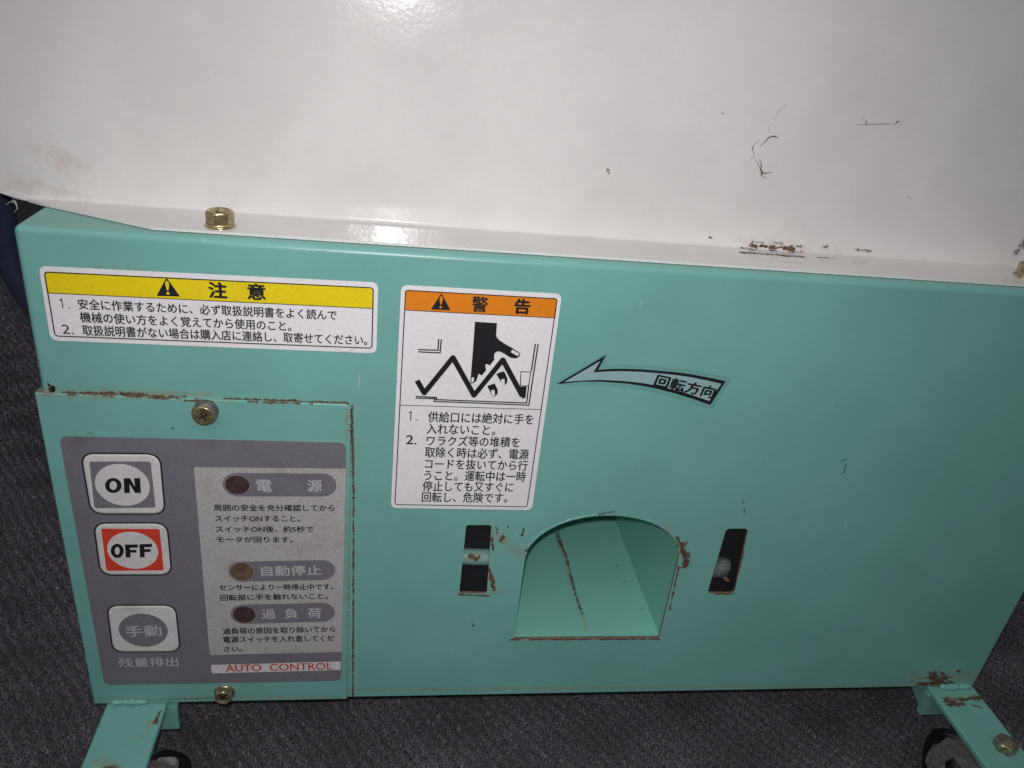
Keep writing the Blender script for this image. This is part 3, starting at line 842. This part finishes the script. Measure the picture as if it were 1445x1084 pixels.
def push_button(outq, sq, sqm, cc_, rx, rz, cm, txt, lab):
    b = MB(); q = quad(outq, yo)
    b.prism(fillet(q, .0068), yo-.0001, yo, 'print_black')
    qi = inset(q, .0009)
    # a shallow domed key under the film
    f0 = fillet(qi, .0060); f1 = fillet(inset(qi, .0010), .0052)
    n = len(f0)
    b.add([(x, yo-.00010, z) for x, z in f0] + [(x, yo-.00045, z) for x, z in f1], [(i, i+n, (i+1) % n+n, (i+1) % n) if area(f0) < 0 else (i, (i+1) % n, (i+1) % n+n, i+n) for i in range(n)], 'button_white', True)
    b.prism(f1, yo-.00045, None, 'button_white')
    if sq: b.prism(fillet(quad(sq, yo), .0012), yo-.00052, None, sqm)
    c0 = M(cc_, yo); w_ = M((cc_[0]+rx, cc_[1]), yo)[0]-c0[0]; h_ = M((cc_[0], cc_[1]-rz), yo)[1]-c0[1]
    b.prism(ell(c0, w_, h_, 48), yo-.00058, None, cm)
    if isinstance(txt, tuple):
        text(b, txt[0], txt[1], txt[2], txt[3], txt[4], yo-.00066, txt[5])
    else:
        for outl, hole in txt:
            b.prism(ML(outl, yo), yo-.00066, None, 'print_black', [ML(hole, yo)] if hole else [])
    o = b.build('push_button', cp); o['label'] = lab
push_button([(112.5,638.6),(226.8,639.4),(234.6,726.4),(127.6,726.4)], [(126.4,650.6),(212.9,650.6),(219.9,715.6),(133.8,716.6)], 'button_grey', (173.4,683.8), 38.3, 29.8, 'button_white',
    [(z5(*ell((580,695), 56, 51)), z5(*ell((580,695), 25, 30))),
     (z5((650,645),(694,645),(726,704),(722,645),(762,644),(768,745),(728,746),(690,684),(693,746),(655,746)), None)], 'white push button marked ON')
push_button([(130.8,737.2),(236.8,737.0),(243.9,812.2),(141,812.4)], [(143.2,745.2),(225.6,745.8),(231.4,804.2),(150.6,804.8)], 'button_red', (187.8,776), 35.6, 26.4, 'button_white',
    [(z7(*ell((366,79), 44, 48)), z7(*ell((366,79), 17, 27))),
     (z7((418,36),(506,35),(507,57),(451,59),(452,73),(496,72),(497,91),(454,92),(456,124),(424,125)), None),
     (z7((516,34),(602,31),(603,53),(549,55),(550,68),(592,66),(593,86),(551,88),(553,122),(521,124)), None)], 'push button with a red square marked OFF')
push_button([(149.6,853.4),(248.6,853.0),(255.8,920.4),(158.4,921)], None, None, (202.7,888.7), 34.4, 23.6, 'button_grey',
    ('手動', (177.2,891.6), (227.6,889.6), 15.6, 'print_pale', .5), 'white push button with a grey disc')

# ------------------------------------------------------------------ legs and casters
LT = -.3085
def leg(x0, x1, ups, tri_x, weld):
    b = MB(); t_ = .0038
    xm = (x0+x1)/2; w = (x1-x0)/2
    pl = [(x0, .06), (x0, -.064)] + [(xm - w*math.cos(a), -.064 - w*.75*math.sin(a)) for a in [math.pi*k/12 for k in range(1, 12)]] + [(x1, -.064), (x1, .06)]
    n = len(pl)
    def lay(pts, z): return [(x, y, z) for x, y in pts]
    e = inset(pl, .0009)
    b.add(lay(e, LT), [tuple(range(n))], 'leg_green_paint')
    b.add(lay(e, LT) + lay(pl, LT-.0009) + lay(pl, LT-t_), [(o+i, o+n+i, o+n+(i+1) % n, o+(i+1) % n) for o in (0, n) for i in range(n)], 'leg_green_paint')
    b.add(lay(pl, LT-t_), [tuple(range(n))[::-1]], 'leg_green_paint')
    return b, t_
def upright(x0, x1, y, h):
    b = MB(); b.box((x0, y, LT-.0038-h), (x1, y+.0046, LT-.0039), 'leg_green_paint'); return b
def weld_bead(xa, xb):
    b = MB(); R = random.Random(int(xa*1000)); path = []; rad = []
    k = 14
    for i in range(k+1):
        path.append((xa+(xb-xa)*i/k, -.0012+R.uniform(-.0004,.0004), LT+.0016+R.uniform(-.0004,.0004))); rad.append(.0023+R.uniform(-.0009,.0009) if 0 < i < k else .0010)
    b.tube(path, rad, 'leg_green_paint', 10); return b
for (x0, x1, ua, ub, wa, wb) in ((.0065, .0428, .0085, .0485, .010, .031), (.5785, .6150, .5768, .6130, .586, .611)):
    bb, t_ = leg(x0, x1, 0, 0, 0)
    lo = bb.build('leg', mach)
    lo['label'] = 'flat bar foot on the side nearer the switch panel' if x0 < .1 else 'flat bar foot with a rusty patch'
    upright(ua, ub, -.0042 if x0 > .1 else -.001, .020).build('angle_plate', lo)
    weld_bead(wa, wb).build('weld_bead', lo)
# side web running back from the right foot
b = MB(); wp = [(.002, LT-.004), (.036, LT-.004), (.030, LT-.010), (.002, LT-.021)]
b.add([(.5790, y, z) for y, z in wp] + [(.5825, y, z) for y, z in wp], [(0,1,2,3), (7,6,5,4), (2,1,5,6), (3,2,6,7), (0,3,7,4)], 'leg_green_paint'); b.build('web_plate', lo)
def caster(sx, sy, rot, pedal=False):
    e = bpy.data.objects.new('caster', None); COL.objects.link(e); e.parent = mach
    zt = LT-.0039
    e.location = Vector((sx, sy, zt)) - BASE; e.rotation_euler = (0, 0, rot)
    def part(b, name):
        o = b.build(name, None); o.parent = e; return o
    b = MB(); I4 = Matrix.Identity(4)
    b.lathe([(.017, -.001), (.0175, -.004), (.015, -.009), (.012, -.011)], I4, 'zinc_grey', 36)
    b.lathe([(.017, -.001), (.001, -.0005)], I4, 'zinc_grey', 36)
    part(b, 'swivel_head')
    wz = FZ - zt + .0262; wy = .040
    b = MB()
    for s in (-1, 1):
        x = s*.0125
        pts = [(-.012, -.011), (.022, -.016), (.034, -.027), (wy+.006, wz+.004), (wy+.005, wz-.005), (wy-.005, wz-.005), (wy-.007, wz+.004), (.020, -.031), (-.010, -.020)]
        n = len(pts)
        vs = [(x, y, z) for y, z in pts] + [(x+s*.002, y, z) for y, z in pts]
        b.add(vs, [tuple(range(n)), tuple(range(n, 2*n))[::-1]] + [(i, (i+1) % n, (i+1) % n+n, i+n) for i in range(n)], 'zinc_grey')
    top = [(-.012, -.0105), (.022, -.0155), (.036, -.027), (.040, -.030)]
    b.grid([[(x, y, z + .0006*(1-(x/.0145)**2)) for x in (-.0145, -.010, 0, .010, .0145)] for y, z in top], 'zinc_grey', True)
    part(b, 'fork')
    b = MB(); A4 = axes((0, wy, wz), (1, 0, 0))
    b.lathe([(.014, -.0095), (.022, -.0098), (.0250, -.0075), (.0260, -.003), (.0260, .003), (.0250, .0075), (.022, .0098), (.014, .0095)], A4, 'rubber_dark', 48, cap=False)
    part(b, 'tyre')
    b = MB()
    b.lathe([(.003, -.0115), (.009, -.0112), (.0125, -.0098), (.0160, -.0080), (.0165, .0080), (.0125, .0098), (.009, .0112), (.003, .0115)], A4, 'hub_grey', 36)
    part(b, 'hub')
    if pedal:
        inv = (Matrix.Translation((sx, sy, zt)) @ Matrix.Rotation(rot, 4, 'Z')).inverted()
        c = on_z((237, 1066), -.346); b = MB()
        pl = fillet([(c.x-.0072, c.y), (c.x-.0072, c.y-.026), (c.x+.0072, c.y-.026), (c.x+.0072, c.y)], .0040)
        pi = inset(pl, .0012); n = len(pl)
        L3 = [[inv @ Vector((x, y, z + (y-c.y)*.10)) for x, y in q] for q, z in ((pi, -.346), (pl, -.3472), (pl, -.3515))]
        b.add(L3[0], [tuple(range(n))], 'zinc_grey')
        b.grid(L3, 'zinc_grey', True, close=True)
        b.tube([inv @ Vector((c.x-.003, c.y-.018, -.350)), inv @ Vector((sx+.008, sy+.006, -.335))], .003, 'zinc_grey', 10)
        part(b, 'brake_pedal')
    return e
caster(.025, -.055, -.30, True)
caster(.599, -.055, -.25)
p = on_z((1417, 1056), LT)
hex_bolt('foot_bolt', axes((p.x, p.y, LT), (0,0,1), .35), .0082, .0012, .0072, 'zinc_dull', washer=False, cross=False, dome=True)
hex_bolt('foot_bolt', axes((.0255, -.0575, LT), (0,0,1), .1), .0082, .0012, .0072, 'zinc_dull', washer=False, cross=False, dome=True)

# ------------------------------------------------------------------ loose things
def tag(o, label, cat, group=None):
    o['label'] = label; o['category'] = cat
    if group: o['group'] = group
def smooth_path(ps, n=6):
    ps = [Vector(p) for p in ps]; out = []
    for i in range(len(ps)-1):
        p0, p1, p2, p3 = ps[max(i-1, 0)], ps[i], ps[i+1], ps[min(i+2, len(ps)-1)]
        for k in range(n):
            t = k/n
            out.append(.5*((2*p1)+(p2-p0)*t+(2*p0-5*p1+4*p2-p3)*t*t+(3*p1-p0-3*p2+p3)*t**3))
    out.append(ps[-1]); return out
def strand(b, px, y, w, m, z=None, lift=.0004):
    pts = [(on_z(p, z + lift) if z is not None else on_y(p, y - lift)) for p in px]
    pts = smooth_path(pts, 5); n = len(pts)
    b.tube(pts, [w*.72*(.25+.75*math.sin(math.pi*min(max(i/(n-1), .06), .94))) for i in range(n)], m, 6)
b = MB()
cpts = [on_y(p, .14) for p in [(-10,200),(-3,262),(1,300),(9,345),(26,392),(55,432),(100,465),(170,490)]]
b.tube(smooth_path(cpts), .0085, 'cable_navy', 20)
o = b.build('power_cable'); tag(o, 'thick dark navy cable hanging behind the left edge of the green cabinet', 'cable')
YL = YH
zl_ = zo(1020, 130, 8.34)
b = MB()
for pts, w in (([(440,640),(510,570),(545,535),(600,520),(660,540)], .00042), ([(575,518),(615,522),(632,530)], .0006), ([(545,395),(548,440),(552,490)], .00014), ([(600,330),(650,240),(690,195),(745,150)], .00014)):
    strand(b, zl_(*pts), YL, w, 'lint')
o = b.build('lint_strand'); tag(o, 'thin curved dark lint strand just above the branching tuft on the white hopper', 'lint', 'lint strands on the white hopper')
b = MB()
for pts, w in (([(425,790),(455,850),(445,910),(465,945),(520,955),(585,940)], .00046), ([(445,900),(460,950),(450,990)], .0007), ([(455,985),(520,1015)], .00024), ([(380,780),(420,860),(450,930)], .0002), ([(455,560),(385,600),(355,660),(350,700),(372,750),(275,830)], .00016), ([(348,652),(352,668)], .0006)):
    strand(b, zl_(*pts), YL, w, 'lint')
o = b.build('lint_strand'); tag(o, 'branching dark lint tuft hanging lowest on the white hopper', 'lint', 'lint strands on the white hopper')
zl2 = zo(1200, 150, 14.45)
b = MB()
for pts, w in (([(120,378),(300,372),(600,362),(800,355),(910,368)], .00022), ([(910,368),(940,325),(1040,300)], .00022), ([(925,345),(945,320),(975,312)], .0006), ([(290,372),(320,340),(335,300),(240,265)], .0002), ([(305,362),(325,330),(335,305)], .0003)):
    strand(b, zl2(*pts), YL, w, 'lint')
o = b.build('lint_strand'); tag(o, 'straight level lint strand with a knot at each end on the white hopper', 'lint', 'lint strands on the white hopper')
b = MB()
zh = zo(300, 270, 4.516)
strand(b, zh((855,860),(900,905),(915,955),(890,1005),(830,1022),(755,985)), -.0004, .00022, 'hair_pale')
o = b.build('hair'); tag(o, 'pale curled hair lying on the lower corner of the yellow caution sticker', 'hair')
b = MB()
zc = zo(0, 480, 6.775)
for pts in ([(400,500),(440,470),(510,425)], [(360,480),(430,490),(500,505)], [(345,500),(380,470),(400,480)], [(395,490),(430,520),(480,505)]):
    strand(b, zc(*pts), -.0016, .00035, 'straw')
o = b.build('straw_scrap'); tag(o, 'small tangle of straw caught in the torn corner above the switch cover', 'straw')
b = MB()
for pts in ([(8,291),(20,285),(24,295),(20,302)], [(18,283),(22,290),(26,298)], [(16,288),(23,287)]):
    strand(b, [(p[0], p[1]-2) for p in pts], .043, .00035, 'hair_pale')
o = b.build('fluff'); tag(o, 'wisp of pale fluff hanging under the left corner of the white hopper', 'fluff')
b = MB()
zg = zo(40, 540, 4.817)
strand(b, zg((392,360),(405,345),(430,340),(455,358)), -.0018, .00022, 'lint')
o = b.build('hair'); tag(o, 'short dark arched hair on the top edge of the grey switch panel', 'hair')
